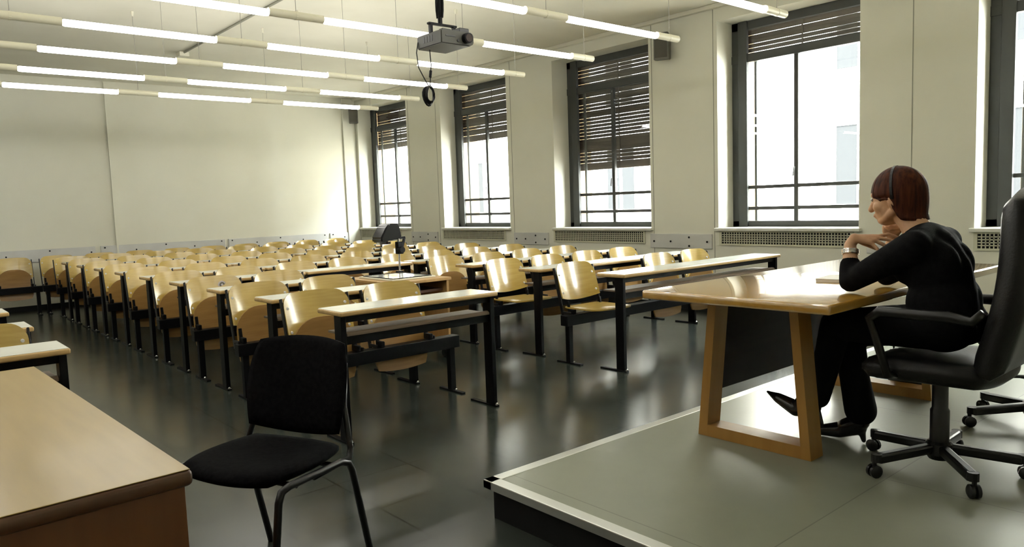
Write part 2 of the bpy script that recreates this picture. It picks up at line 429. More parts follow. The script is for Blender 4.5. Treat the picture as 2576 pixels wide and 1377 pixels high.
# ------------------------------------------------------------------ chairs on beams
def backrest_bm():
    g = G(); bm = g.bm
    zb, zt, hw, rc = .525, .795, .222, .078
    zs = [zb + (zt - rc - zb) * k / 6 for k in range(6)] + [zt - rc + rc * math.sin(PI / 2 * k / 7) for k in range(8)]
    nu = 14; grid = []
    for z in zs:
        w = hw if z <= zt - rc else hw - rc + math.sqrt(max(0, rc * rc - (z - zt + rc) ** 2))
        row = []
        for k in range(nu + 1):
            q = -1 + 2 * k / nu; x = q * w; un = x / hw
            t = (z - zb) / (zt - zb)
            zz = z + (.009 * (1 - un * un) * t) - .030 * (1 - un * un) * (1 - t)
            y = .055 + .048 * (1 - un * un) + (z - .48) * .30
            row.append((x, y, zz))
        grid.append(row)
    F = [[bm.verts.new(V(p)) for p in row] for row in grid]
    B = [[bm.verts.new(V(p) + V((0, .011, -.003))) for p in row] for row in grid]
    nr = len(zs)
    for a in range(nr - 1):
        for k in range(nu):
            bm.faces.new((F[a][k], F[a][k + 1], F[a + 1][k + 1], F[a + 1][k]))
            bm.faces.new((B[a][k], B[a + 1][k], B[a + 1][k + 1], B[a][k + 1]))
    for k in range(nu):
        bm.faces.new((F[0][k], B[0][k], B[0][k + 1], F[0][k + 1])); bm.faces.new((F[-1][k], F[-1][k + 1], B[-1][k + 1], B[-1][k]))
    for a in range(nr - 1):
        bm.faces.new((F[a][0], F[a + 1][0], B[a + 1][0], B[a][0])); bm.faces.new((F[a][nu], B[a][nu], B[a + 1][nu], F[a + 1][nu]))
    return g
def seat_bm(down):
    """length t runs from the hinge end (t=0) to the rounded front edge (t=1)"""
    g = G(); bm = g.bm
    hw, L, rc = .205, (.46 if down else .41), .17
    ss = [(L - rc) * k / 6 for k in range(6)] + [L - rc + rc * math.sin(PI / 2 * k / 7) for k in range(8)]
    nu = 14; F = []; B = []
    for s_ in ss:
        w = hw if s_ <= L - rc else hw - rc + math.sqrt(max(0, rc * rc - (s_ - L + rc) ** 2)) * 1.0
        if s_ < .05: w = hw - .02 * (1 - s_ / .05)
        ra = []; rb = []
        for k in range(nu + 1):
            q = -1 + 2 * k / nu; x = q * w; un = x / hw
            t = s_ / L
            dish = .022 * (1 - un * un) * math.sin(PI * min(1, t * 1.1)) - .012 * max(0, t - .7) / .3
            if down:
                p = V((x, .085 - s_, .455 - dish)); qv = p + V((0, 0, -.012))
            else:
                z = .235 + s_ + .02 * (1 - un * un) * (1 - t) * -1
                p = V((x, .052 + (z - .40) * .08, z)); p.y += dish * .8
                qv = p + V((0, .012, 0))
            ra.append(bm.verts.new(p)); rb.append(bm.verts.new(qv))
        F.append(ra); B.append(rb)
    nr = len(ss)
    for a in range(nr - 1):
        for k in range(nu):
            bm.faces.new((F[a][k], F[a][k + 1], F[a + 1][k + 1], F[a + 1][k]))
            bm.faces.new((B[a][k], B[a + 1][k], B[a + 1][k + 1], B[a][k + 1]))
    for k in range(nu):
        bm.faces.new((F[0][k], B[0][k], B[0][k + 1], F[0][k + 1])); bm.faces.new((F[-1][k], F[-1][k + 1], B[-1][k + 1], B[-1][k]))
    for a in range(nr - 1):
        bm.faces.new((F[a][0], F[a + 1][0], B[a + 1][0], B[a][0])); bm.faces.new((F[a][nu], B[a][nu], B[a + 1][nu], F[a + 1][nu]))
    return g
def make_chair(down):
    t = thing('auditorium_chair', 'x', 'chair', (0, 0, -50))
    backrest_bm().build('backrest', M['ply'], t, True, .9)
    seat_bm(down).build('seat', M['ply'] if down else M['plyshade'], t, True, .9)
    for s in (-1, 1):
        g = G()
        g.bar((s * .226, .062, .36), (s * .226, .162, .77), .011, .030, (0, 1, 0), .003)
        g.bar((s * .226, -.02, .4105), (s * .226, .07, .4105), .011, .022, (0, 0, 1), .003)
        g.build('upright', M['plastic'], t)
        g = G(); g.box((s * .19 - .014, -.035, .3995), (s * .19 + .014, .04, .44), .005); g.bar((s * .19, .030, .415), (s * .19, .045, .50), .022, .014, (0, 1, 0), .003)
        g.build('hinge_bracket', M['black'], t)
        for z in (.565, .71):
            y = .055 + (z - .48) * .30 + .048 * (1 - (.197 / .222) ** 2)
            G().tube([(s * .197, y + .004, z), (s * .197, y - .006, z - .001)], [.010, .008], 8).build('bolt', M['bolt'], t)
    return t
CH_UP, CH_DN = make_chair(False), make_chair(True)
used = {}
def chair(x, y, label, group, down=False):
    src = CH_DN if down else CH_UP
    key = down
    if key not in used:
        used[key] = 1
        src.location = (x, y, 0); src['label'] = label; src['group'] = group; return src
    return dup(src, (x, y, 0), 0, label, group)

def make_bench(Lb):
    t = thing('bench_rail', 'x', 'bench rail', (0, 0, -50))
    G().box((-.055, -.04, .313), (Lb + .055, .04, .398), .004).build('beam', M['black'], t)
    for x in (0, Lb):
        G().box((x - .022, -.022, .012), (x + .022, .022, .315), .003).build('leg', M['black'], t)
        g = G(); g.box((x - .017, -.135, 0), (x + .017, .135, .012), .003); g.build('foot', M['black'], t)
        G().lathe([(.009, .012), (.009, .022), (.004, .026)], 8, Matrix.Translation((x, -.05, 0))).build('bolt', M['steel'], t)
    return t
def make_desk(L):
    t = thing('lecture_desk', 'x', 'desk', (0, 0, -50))
    G().box((0, 0, .722), (L, .285, .7485), .008, 3).build('edge_board', M['edge'], t, True, .6)
    G().box((.006, .006, .7475), (L - .006, .279, .7505), .001, 1).build('top', M['lam'], t)
    for x in (.028, L - .028):
        G().box((x - .016, .03, .012), (x + .016, .11, .722), .003).build('leg', M['black'], t)
        G().box((x - .017, .012, 0), (x + .017, .278, .012), .003).build('foot', M['black'], t)
        G().lathe([(.010, .012), (.010, .022), (.004, .026)], 8, Matrix.Translation((x, .02, 0))).build('bolt', M['steel'], t)
    g = G(); g.box((.04, .05, .682), (L - .04, .08, .722)); g.build('apron', M['black'], t)
    g = G(); g.prism([(.035, .618), (.035, .606), (.26, .606), (.26, .618), (.075, .618), (.065, .628), (.05, .628)], .05, L - .05, 0)
    g.build('book_shelf', M['shelf'], t)
    G().box((.04, .055, .555), (L - .04, .085, .606), .002).build('rail', M['black'], t)
    return t
ORD = ['first', 'second', 'third', 'fourth', 'fifth', 'sixth', 'seventh', 'eighth', 'ninth', 'tenth']
def rowy(i): return 3.67 + .918 * i
LD, LM, LR = 1.112, 1.15, 2.235
XD, XM, XR = 1.920, 3.05, 4.262
protoD = {}
def put(kind, L, x, y, label, group):
    key = (kind, L)
    if key not in protoD:
        protoD[key] = make_desk(L) if kind == 'desk' else make_bench(L)
        o = protoD[key]; o.location = (x, y, 0); o['label'] = label; o['group'] = group; return o
    return dup(protoD[key], (x, y, 0), 0, label, group)
MISSING = {(0, 3)}
DOWN = {(0, 2), (1, 2)}
for i in range(9):
    y = rowy(i); yb = y + .58
    blocks = [('aisle-side', LD, XD, 2)] + ([('middle', LM, XM, 2)] if i >= 3 else []) + [('window-side', LR, XR, 4)]
    slots = []
    for nm, L, x, n in blocks:
        front = 'front' if i == 0 else ORD[i]
        put('desk', L, x, y, 'cream-topped %s desk on black legs in the %s row' % (('long ' if n == 4 else 'short ') + nm, front), 'cream desks in rows')
        put('beam', {'middle': .945, 'aisle-side': L, 'window-side': L}[nm], x - .02 if nm == 'window-side' else (x + .025 if nm == 'aisle-side' else x + .120), yb, 'black floor-mounted bench rail of the %s block in the %s row' % (nm, front), 'black bench rail of each row')
        for k in range(n): slots.append(x + L * (k + .5) / n - .068)
    for k, x in enumerate(slots):
        kk = k if i >= 3 else (k if k < 2 else k)
        if (i, k) in MISSING: continue
        dn = (i, k) in DOWN
        seatno = ORD[k] if (i, k) < (0, 3) or i > 0 else ORD[k - 1]
        lab = 'plywood chair with seat folded %s, %s from the left in the %s row' % ('down' if dn else 'up', seatno, 'front' if i == 0 else ORD[i])
        c = chair(x, yb, lab, 'plywood chairs in rows', dn)
        if i == 2 and k == 0:
            c['label'] = 'plywood chair with a round white sticker on its backrest, third row aisle seat'
            for q, (rr, mm) in enumerate(((.040, M['sticker']), (.026, M['speaker']), (.012, M['sticker']))):
                yy = .055 + .048 * .9 + (.725 - .48) * .30 - .0015 * (q + 1)
                st = G().tube([(.075, yy + .004, .725), (.075, yy - .001, .7245)], rr * .8, 20).build('sticker' if q == 0 else 'sticker_ring', mm, c)
# bench against the back wall
yb = 12.22
for k, x in enumerate((.76, 1.885, 3.01, 4.135, 5.26)):
    put('beam', 1.005, x, yb, 'black bench rail along the back wall, %s module from the left' % ORD[k], 'black bench rail of each row')
for k in range(10):
    chair(1.515 + .5475 * k, yb, 'plywood chair, %s from the left in the last row along the back wall' % ORD[k], 'plywood chairs along the back wall')
# block on the left of the aisle
for i in range(3):
    y = rowy(i) + (.02, .03, .0)[i]
    put('desk', LR, .634 - LR, y, 'cream-topped desk left of the aisle, %s' % ['nearest, behind the yellow veneer desk', 'second one back', 'third one back'][i], 'cream desks left of the aisle')
    put('beam', LR, .634 - LR, y + .58, 'black bench rail left of the aisle in the %s row' % ('front', 'second', 'third')[i], 'black bench rail of each row')
chair(.634 - LR * .125, rowy(0) + .60, 'plywood chair left of the aisle behind the nearest cream desk', 'plywood chairs left of the aisle')

# ------------------------------------------------------------------ overhead projector on its cart
t = thing('projector_cart', 'wooden cart with open dark compartment standing in the gap between desks', 'cart', (3.49, 5.60, 0))
G().box((-.30, -.39, .675), (.30, .40, .70), .003).build('top', M['cart'], t)
for s in (-1, 1):
    G().box((s * .28 - .012, -.36, .10), (s * .28 + .012, .38, .675), .002).build('side_panel', M['cart'], t)
G().box((-.27, .34, .10), (.27, .36, .675)).build('back_panel', M['cartdark'], t)
G().box((-.27, -.30, .58), (.27, .34, .60)).build('shelf', M['cartdark'], t)
G().box((-.27, -.36, .10), (.27, .36, .125)).build('bottom', M['cart'], t)
for sx in (-1, 1):
    for sy in (-1, 1):
        G().tube([(sx * .25 - .012, sy * .32, .035), (sx * .25 + .012, sy * .32, .035)], .035, 14).build('caster', M['plastic'], t)
        G().box((sx * .25 - .01, sy * .32 - .01, .05), (sx * .25 + .01, sy * .32 + .01, .105)).build('caster_fork', M['black'], t)
t = thing('overhead_projector', 'overhead projector with black mirror head on a post, lying on the cart', 'projector', (3.49, 5.60, .70))
g = G(); g.box((-.22, -.27, .0005), (.22, .28, .014), .003); g.build('body', M['ohp'], t)
G().box((-.19, -.24, .0135), (.19, .24, .0175), .001, 1).build('stage_glass', M['stage'], t)
g = G()
for s in (-1, 1): g.box((s * .193 - .004, -.245, .0145), (s * .193 + .004, .245, .021)); g.box((-.195, s * .243 - .004, .0145), (.195, s * .243 + .004, .021))
g.build('stage_rim', M['black'], t)
G().tube([(.21, .285, .001), (.21, .285, .45)], .011, 10).build('post', M['steel'], t)
G().box((.18, .262, .0005), (.24, .31, .03), .004).build('post_foot', M['black'], t)
g = G(); g.box((.185, .262, .185), (.25, .31, .30), .008); g.tube([(.21, .30, .225), (.21, .22, .225)], .028, 14); g.build('focus_knob', M['black'], t)
g = G(); g.bar((.235, .285, .20), (.275, .285, .335), .016, .02); g.bar((.28, .285, .335), (.10, .285, .325), .016, .02); g.build('arm', M['black'], t)
g = G(); g.prism([(-.02, .30), (.19, .335), (.19, .37), (.165, .465), (.07, .47), (.035, .445), (-.03, .34)], .19, .36, 1)
bmesh.ops.bevel(g.bm, geom=list(g.bm.edges), offset=.012, segments=2, affect='EDGES')
g.build('mirror_head', M['black_shine'], t)
G().tube([(.06, .27, .31), (.06, .27, .285)], .05, 18).build('head_lens', M['lens'], t)

# ------------------------------------------------------------------ ceiling lights, conduit, projector, speakers
LZ = 2.576
for i in range(9):
    y = 2.8396 + .9321 * (i - 1) - .9321 * 0
    if i == 0: y = 2.8396 - .9321
    nm = ['row over the platform edge', 'first row from the camera', 'second row from the camera', 'third row, passing behind the ceiling projector', 'fourth row', 'fifth row', 'sixth row', 'last row, nearest the back wall'][i] if i < 8 else None
    if nm is None: break
    t = thing('suspended_light_line', 'cream suspended tube light line running across the room, ' + nm, 'light', (0, y, LZ), 0, 'suspended tube light lines')
    lit = [(-1.66, -.66), (-.29, .70), (1.079, 2.074), (2.446, 3.440), (3.816, 4.825)]
    x = -2.3
    for a, b in lit + [(5.085, None)]:
        G().tube([(x, 0, .006), (a + .004, 0, .006)], .027, 12).build('housing', M['pipe'], t, True, .9)
        if b is None: break
        r_ = .0235
        G().tube([(a, 0, 0), (a + .012, 0, 0), (a + .02, 0, 0), (b - .02, 0, 0), (b - .012, 0, 0), (b, 0, 0)], [r_ * .55, r_ * .9, r_, r_, r_ * .9, r_ * .55], 12).build('lamp', M['lamp'], t, True)
        x = b - .004
    for x in (-1.0, .80, 2.26, 3.63, 4.98):
        G().tube([(x, 0, .03), (x, 0, ZC - LZ - .05)], .0022, 5).build('suspension_wire', M['wire'], t)
        G().tube([(x, 0, ZC - LZ), (x, 0, ZC - LZ - .05)], [.016, .010], 8).build('ceiling_hook', M['hook'], t)
        G().tube([(x - .008, 0, .006), (x + .008, 0, .006)], .029, 12).build('clamp_ring', M['pipe'], t)
t = thing('ceiling_conduit', 'thin cream conduit along the ceiling ending in a junction box', 'conduit', (3.30, 5.0, ZC))
G().tube([(0, -6.0, -.012), (0, 5.15, -.012)], .012, 8).build('pipe', M['joint'], t)
G().box((-.06, 5.12, -.055), (.06, 5.28, 0), .006).build('junction_box', M['hook'], t)

t = thing('video_projector', 'grey video projector hanging from the ceiling on a dark pole', 'projector', (3.075, 4.17, 2.365))
g = G(); g.prism([(-.135, 0), (.10, 0), (.135, .02), (.135, .075), (.12, .092), (-.12, .092), (-.135, .085)], -.13, .15, 1)
bmesh.ops.bevel(g.bm, geom=list(g.bm.edges), offset=.006, segments=2, affect='EDGES')
g.build('housing', M['projector'], t)
g = G(); g.tube([(.065, -.12, .047), (.065, -.165, .047)], .034, 24); g.build('lens_barrel', M['black'], t)
G().tube([(.065, -.1655, .047), (.065, -.168, .047)], .026, 24).build('lens', M['lens'], t)
G().box((-.10, -.133, .048), (-.02, -.129, .056), .001, 1).build('slot', M['projdark'], t)
G().box((-.10, -.10, .092), (-.03, -.06, .105), .003).build('control_panel', M['projdark'], t)
G().tube([(.0, -.129, .028), (.0, -.136, .028)], .008, 10).build('button', M['projdark'], t)
G().box((.04, -.1, .092), (.12, -.02, .125), .006).build('cable_box', M['projdark'], t)
for k in range(4):
    G().box((-.1365, -.03 + k * .03, .03), (-.134, -.015 + k * .03, .07)).build('vent_slot', M['projdark'], t)
g = G()
for x in (-.11, .08): g.bar((x, .02, .092), (x, .02, .155), .018, .03, (0, 1, 0), .003)
g.bar((-.13, .02, .155), (.10, .02, .155), .03, .014, (0, 0, 1), .003)
g.build('bracket', M['black'], t)
g = G(); g.tube([(-.03, .02, .15), (-.03, .02, ZC - 2.365)], .016, 10)
for k in range(2): g.tube([(-.03 + .02 * math.cos(k * 3 + z * 9), .02 + .02 * math.sin(k * 3 + z * 9), z) for z in [.2 + .05 * q for q in range(17)]], .010, 6)
g.build('ceiling_pole', M['black'], t)
g = G(); g.tube([(-.135, .14, .05), (-.15, .14, -.02), (-.145, .13, -.12), (-.12, .10, -.20), (-.105, .08, -.245)], .0035, 6)
g.tube([(-.07, .10, .0), (-.07, .09, -.10), (-.085, .085, -.20), (-.095, .08, -.245)], .0035, 6)
g.tube([(-.075, .09, -.14), (-.085, .085, -.185)], .010, 8); g.build('hanging_cable', M['black'], t)
g = G()
for k in range(4):
    pts = [(-.105 + (.03 + .004 * k) * math.cos(a), .08 + .01 * k - .02 + .006 * math.sin(a * 2 + k), -.30 + (.052 + .004 * k) * math.sin(a) - .004 * k) for a in [2 * PI * q / 16 for q in range(16)]]
    g.tube(pts, .006, 6, closed=True)
g.build('cable_coil', M['black'], t)

for (x, y, z, rz, lab) in ((7.13, 5.50, 3.04, math.radians(-65), 'grey wall speaker high on the pier between two windows'), (7.13, 12.70, 3.06, math.radians(-30), 'small grey speaker high in the corner by the back wall')):
    t = thing('wall_speaker', lab, 'speaker', (x, y, z), rz)
    g = G(); g.prism([(-.075, -.15), (.075, -.13), (.075, .16), (-.075, .16)], -.085, .085, 0)
    bmesh.ops.bevel(g.bm, geom=list(g.bm.edges), offset=.008, segments=2, affect='EDGES'); g.build('cabinet', M['speaker'], t)
    G().box((-.07, -.080, -.12), (.07, -.074, .14), .002).build('front_cloth', M['cloth'], t)
    G().bar((0, .07, .02), (.05, .12, .02), .03, .03).build('wall_bracket', M['black'], t)

# ------------------------------------------------------------------ yellow veneer desk in the foreground
t = thing('veneer_desk', 'large yellow veneer desk with red-brown side panel in the near left corner', 'desk', (.500, 1.675, 0), math.radians(1.7))
g = G(); g.box((-1.5, 0, .712), (0, 1.665, .749), .012, 4); g.build('edge_band', M['deskband'], t, True, .7)
G().box((-1.494, .005, .7485), (-.005, 1.66, .7505), .001, 1).build('top', M['desk'], t)
G().box((-1.47, .025, 0), (-.012, .05, .712), .002).build('front_panel', M['deskside'], t)
G().box((-.03, .05, 0), (-.012, 1.62, .712), .002).build('side_panel', M['deskside'], t)
G().box((-1.47, 1.60, 0), (-.012, 1.63, .712), .002).build('back_panel', M['deskside'], t)

# ------------------------------------------------------------------ black visitor chair in the foreground
t = thing('visitor_chair', 'black fabric stacking chair on a tubular frame beside the yellow veneer desk', 'chair', (.975, 2.50, 0), math.radians(-66))
# local: faces -y
def cushion(hx, hy, th, rc, fz, nx=16, ny=16, low=None):
    g = G(); bm = g.bm; top = []; bot = []
    def P(a, b):
        # square-ish superellipse mapping of the unit disc square
        q = rc if (low is None or b > 0) else low
        x = a * math.sqrt(1 - b * b * q); y = b * math.sqrt(1 - a * a * q)
        return x, y
    for j in range(ny + 1):
        ra = []; rb = []
        for i in range(nx + 1):
            a = -1 + 2 * i / nx; b = -1 + 2 * j / ny
            x, y = P(a, b)
            e = max(abs(a), abs(b)); k = math.sqrt(max(0, 1 - e ** 6))
            z = fz(x, y)
            ra.append(bm.verts.new(V((x * hx, y * hy, z + th * .5 * (.25 + .75 * k)))))
            rb.append(bm.verts.new(V((x * hx, y * hy, z - th * .5 * (.25 + .75 * k)))))
        top.append(ra); bot.append(rb)
    for j in range(ny):
        for i in range(nx):
            bm.faces.new((top[j][i], top[j][i + 1], top[j + 1][i + 1], top[j + 1][i]))
            bm.faces.new((bot[j][i], bot[j + 1][i], bot[j + 1][i + 1], bot[j][i + 1]))
    for i in range(nx):
        bm.faces.new((top[0][i], bot[0][i], bot[0][i + 1], top[0][i + 1])); bm.faces.new((top[ny][i], top[ny][i + 1], bot[ny][i + 1], bot[ny][i]))
    for j in range(ny):
        bm.faces.new((top[j][0], top[j + 1][0], bot[j + 1][0], bot[j][0])); bm.faces.new((top[j][nx], bot[j][nx], bot[j + 1][nx], top[j + 1][nx]))
    return g
g = cushion(.235, .215, .055, .32, lambda x, y: .455 + .006 * x * x - (.020 * max(0, -y - .4) ** 2) - .012 * (1 - x * x) * (1 - y * y))
g.build('seat', M['fabric'], t, True)
g = cushion(.228, .180, .035, .26, lambda x, y: .045 * x * x, low=.17)
mt = Matrix.Translation((0, .235, .665)) @ Matrix.Rotation(math.radians(77), 4, 'X')
for v in g.bm.verts: v.co = mt @ v.co
g.build('backrest', M['fabric'], t, True)
for s in (-1, 1):
    x = s * .245
    G().tube([(x, -.255, 0), (x, -.19, .40), (x, -.175, .43), (x, -.14, .438), (x, .12, .430), (x, .16, .415), (x, .18, .38), (x, .27, 0)], .0125, 10).build('leg_frame', M['plastic'], t, True)
    G().tube([(x * .99, -.02, .425), (x * .99, .17, .428), (x * .97, .185, .46), (x * .80, .215, .60), (x * .74, .250, .75)], .011, 10).build('back_post', M['plastic'], t, True)
G().tube([(-.24, -.10, .425), (.24, -.10, .425)], .009, 8).build('cross_rail', M['plastic'], t)
G().tube([(-.24, .10, .425), (.24, .10, .425)], .009, 8).build('cross_rail', M['plastic'], t)

# ------------------------------------------------------------------ lecturer's table
t = thing('lecturer_table', 'glossy honey-coloured wooden table with trapezoid frame legs on the platform', 'table', (3.675, 1.77, PZ + .001))
X0 = 3.675; Y0 = 1.77
g = G(); g.box((2.695 - X0, 1.325 - Y0, .680), (4.665 - X0, 2.22 - Y0, .720), .010, 3); g.build('top', M['oak'], t, True, .7)
for n, xa in (('a', 2.965), ('b', 4.275)):
    g = G(); xl, xh = xa - X0, xa + .105 - X0
    g.prism([(1.538 - Y0, 0), (2.108 - Y0, 0), (2.042 - Y0, .680), (2.000 - Y0, .680), (2.056 - Y0, .055), (1.586 - Y0, .055), (1.642 - Y0, .680), (1.602 - Y0, .680)], xl, xh, 0)
    bmesh.ops.triangulate(g.bm, faces=[f_ for f_ in g.bm.faces if len(f_.verts) > 4])
    g.build('leg_frame', M['oakshade'], t)
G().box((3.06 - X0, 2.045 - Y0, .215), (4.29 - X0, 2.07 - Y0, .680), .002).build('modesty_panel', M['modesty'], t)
t = thing('notebook', 'thin white notebook lying on the lecturer\'s table by the elbow', 'notebook', (3.50, 1.66, PZ + .72), math.radians(8))
g = G(); g.box((-.105, -.09, .001), (.105, .09, .016), .002); g.build('pages', M['white'], t)
G().box((-.107, -.092, .0155), (.107, .092, .018), .001, 1).build('cover', M['white'], t)

# ------------------------------------------------------------------ swivel chairs
def swivel(loc, rz, label, casters_rot, group):
    t = thing('office_chair', label, 'chair', loc, rz, group)     # faces +y
    g = cushion(.255, .25, .10, .25, lambda x, y: .450 - .02 * (1 - x * x) + .01 * y * -1 * (1 if y > 0 else 0))
    g.build('seat', M['leather'], t, True)
    g = cushion(.288, .36, .12, .22, lambda x, y: .035 * x * x + .02 * math.cos(y * 2.4))
    mt = Matrix.Translation((0, -.262, .775)) @ Matrix.Rotation(math.radians(98), 4, 'X')
    for v in g.bm.verts: v.co = mt @ v.co
    g.build('backrest', M['leather'], t, True)
    for s in (-1, 1):
        x = s * .285
        g = G(); g.tube([(s * .22, .08, .42), (x, .09, .43), (x, .13, .56), (x, .16, .645), (x, .12, .675), (x, -.12, .675), (x, -.20, .665), (x, -.235, .70)], [.014, .016, .017, .018, .022, .022, .018, .015], 10)
        g.build('armrest', M['plastic'], t, True)
    G().box((-.11, -.12, .375), (.11, .12, .42), .01).build('tilt_plate', M['plastic'], t)
    G().tube([(.05, -.06, .39), (.20, -.22, .385), (.26, -.28, .375)], [.007, .007, .014], 8).build('tilt_lever', M['plastic'], t)
    g = G(); g.lathe([(.036, .10), (.036, .25), (.030, .26), (.030, .38)], 18); g.build('gas_column', M['plastic'], t, True, .6)
    g = G(); g.lathe([(.040, .05), (.052, .07), (.050, .115), (.040, .125)], 18)
    for k in range(5):
        a = casters_rot + 2 * PI * k / 5
        d = V((math.cos(a), math.sin(a), 0))
        p = V((0, 0, .095)) + d * .03; q = V((0, 0, .075)) + d * .285
        g.bar(p, q, .040, .040, (0, 0, 1), .010)
        g.tube([q + V((0, 0, .02)), q + V((0, 0, -.012))], .021, 10)
    g.build('star_base', M['plastic'], t)
    for k in range(5):
        a = casters_rot + 2 * PI * k / 5
        d = V((math.cos(a), math.sin(a), 0)); q = V((0, 0, .026)) + d * .295; n = V((-d.y, d.x, 0))
        cg = G(); cg.tube([q - n * .022, q - n * .017, q - n * .005], [.018, .026, .026], 14); cg.tube([q + n * .005, q + n * .017, q + n * .022], [.026, .026, .018], 14); cg.tube([q - n * .006, q + n * .006], .010, 8)
        cg.tube([q + V((0, 0, .0)), V((q.x, q.y, .07))], .009, 8)
        cg.build('caster', M['plastic'], t, True, .6)
    return t
c1 = swivel((3.225, 1.128, PZ), 0, 'black leather high-backed swivel chair the woman sits on', math.radians(78), 'black swivel chairs')
c2 = swivel((4.13, 1.03, PZ), math.radians(14), 'empty black swivel chair at the right edge beside the occupied one', math.radians(120), 'black swivel chairs')
# small bag behind the far leg of the table
t = thing('handbag', 'small black bag with a thin strap standing by the table\'s far leg frame', 'bag', (4.53, 1.74, PZ + .001), math.radians(20))
g = G(); g.box((-.06, -.12, 0), (.06, .12, .22), .03, 3); g.build('body', M['leather'], t, True)
G().tube([(0, -.09, .20), (0, -.10, .30), (0, 0, .38), (0, .10, .30), (0, .09, .20)], .006, 6).build('strap', M['leather'], t)

# ------------------------------------------------------------------ the woman
P = thing('person', 'person with auburn bob, black top, silver watch, seated leaning on the table', 'person', (3.22, 1.10, PZ))
OFF = V((3.22, 1.10, PZ))
def W(x, y, z): return V((x, y, z)) - OFF
HC = W(3.235, 1.305, 1.285)       # centre of the skull
g = G()
# head (faces +y, bent slightly forward)
RH = Matrix.Rotation(math.radians(-6), 3, 'X')
def H(x, y, z): return HC + RH @ V((x, y, z))
g.ball(HC, (.072, .092, .098), 24, 16)
g.ball(H(0, .035, -.052), (.058, .060, .068), 20, 14)
g.ball(H(0, .055, -.095), (.036, .036, .026), 16, 10)         # chin
g.ball(H(0, .060, -.010), (.052, .040, .05), 16, 10)          # upper face
g.cap(H(0, .098, -.012), H(0, .112, -.046), .009, .014)       # nose
g.ball(H(0, .112, -.047), (.015, .012, .010), 12, 8)
g.ball(H(0, .090, -.072), (.022, .016, .0065), 12, 8)         # lips
g.ball(H(0, .088, -.082), (.019, .014, .0065), 12, 8)
g.cap(H(-.035, .083, .012), H(.035, .083, .012), .012, .012)  # brow
for s in (-1, 1):
    g.ball(H(s * .040, .062, -.040), (.022, .026, .026), 14, 10)   # cheek
    g.ball(H(s * .074, -.004, -.022), (.009, .019, .031), 12, 10)  # ear
    g.cap(H(s * .056, .0, -.064), H(s * .028, .060, -.098), .018, .016)
# neck
g.chain([H(0, -.018, -.06), W(3.225, 1.245, 1.175), W(3.215, 1.205, 1.12)], [.056, .052, .058])
# torso and legs beneath the clothes
g.chain([W(3.21, 1.17, 1.08), W(3.21, 1.125, .98), W(3.21, 1.10, .86), W(3.21, 1.10, .77)], [.055, .065, .07, .08])
SHL, SHR = W(3.05, 1.17, 1.085), W(3.375, 1.175, 1.085)
ELL, ELR = W(3.075, 1.425, .936), W(3.365, 1.40, .936)
WRL, WRR = W(3.118, 1.447, 1.085), W(3.358, 1.380, 1.078)
g.cap(SHL, W(3.21, 1.17, 1.08), .045, .05); g.cap(SHR, W(3.21, 1.17, 1.08), .045, .05)
g.chain([SHL, ELL], [.042, .034]); g.chain([SHR, ELR], [.042, .034])
g.chain([ELL, ELL.lerp(WRL, .35), WRL], [.034, .036, .0235]); g.chain([ELR, ELR.lerp(WRR, .35), WRR], [.034, .036, .0235])
HPL, HPR = W(3.13, 1.10, .772), W(3.31, 1.10, .772)
KNL, KNR = W(3.20, 1.545, .725), W(3.335, 1.555, .675)
ANL, ANR = W(3.20, 1.625, .385), W(3.345, 1.50, .265)
g.chain([HPL, KNL, ANL], [.075, .052, .036]); g.chain([HPR, KNR, ANR], [.075, .052, .036])
# left hand: bent at the wrist, hanging towards the chin
def hand(palm, fingers, thumb):
    for a, b, ra, rb in palm: g.cap(a, b, ra, rb, 12)
    for pts, rs in fingers: g.chain(pts, rs, 10)
    g.chain(thumb[0], thumb[1], 10)
wb = W(3.122, 1.432, 1.112)
g.cap(WRL, wb, .0235, .021)
kn = [W(3.150, 1.362, 1.118), W(3.158, 1.367, 1.110), W(3.162, 1.375, 1.100), W(3.160, 1.386, 1.090)]
kn = [W(3.186, 1.366, 1.116), W(3.170, 1.360, 1.110), W(3.152, 1.362, 1.102), W(3.136, 1.370, 1.094)]
palm = [(wb, k_, .018, .0105) for k_ in kn] + [(wb.lerp(kn[0], .5), wb.lerp(kn[3], .5), .015, .014)]
fing = []
for k_, (mx_, ex, rr) in zip(kn, ((V((.034, -.030, .008)), V((.016, -.024, -.012)), .0086), (V((.026, -.036, -.006)), V((.010, -.026, -.018)), .0088), (V((.014, -.034, -.020)), V((.004, -.022, -.026)), .0084), (V((.002, -.026, -.026)), V((.0, -.014, -.026)), .0074))):
    m_ = k_ + mx_; e_ = m_ + ex
    fing.append(([k_, m_, e_, e_ + ex * .75], [rr * 1.05, rr, rr * .92, rr * .8]))
hand(palm, fing, ([wb + V((.012, -.008, -.006)), wb + V((.040, -.020, -.022)), wb + V((.056, -.044, -.036)), wb + V((.062, -.062, -.046))], [.014, .0115, .0098, .008]))
# right hand: closed loosely under the jaw
wb = W(3.350, 1.372, 1.102); g.cap(WRR, wb, .0235, .021)
kn = [W(3.322, 1.378, 1.148), W(3.330, 1.363, 1.153), W(3.336, 1.346, 1.152), W(3.340, 1.330, 1.146)]
palm = [(wb, k_, .018, .0105) for k_ in kn]
fing = []
for q, k_ in enumerate(kn):
    m_ = k_ + V((-.020, .002, .014)); e_ = m_ + V((-.014, -.008, -.012))
    fing.append(([k_, m_, e_, e_ + V((.006, -.012, -.012))], [.0095, .009, .0085, .0075]))
hand(palm, fing, ([wb + V((-.012, .004, .008)), wb + V((-.026, .020, .026)), wb + V((-.030, .022, .048)), wb + V((-.028, .016, .062))], [.014, .0115, .0098, .008]))
body = g.build('body', M['skin'], P)
remesh(body, .0042, 4, .4)
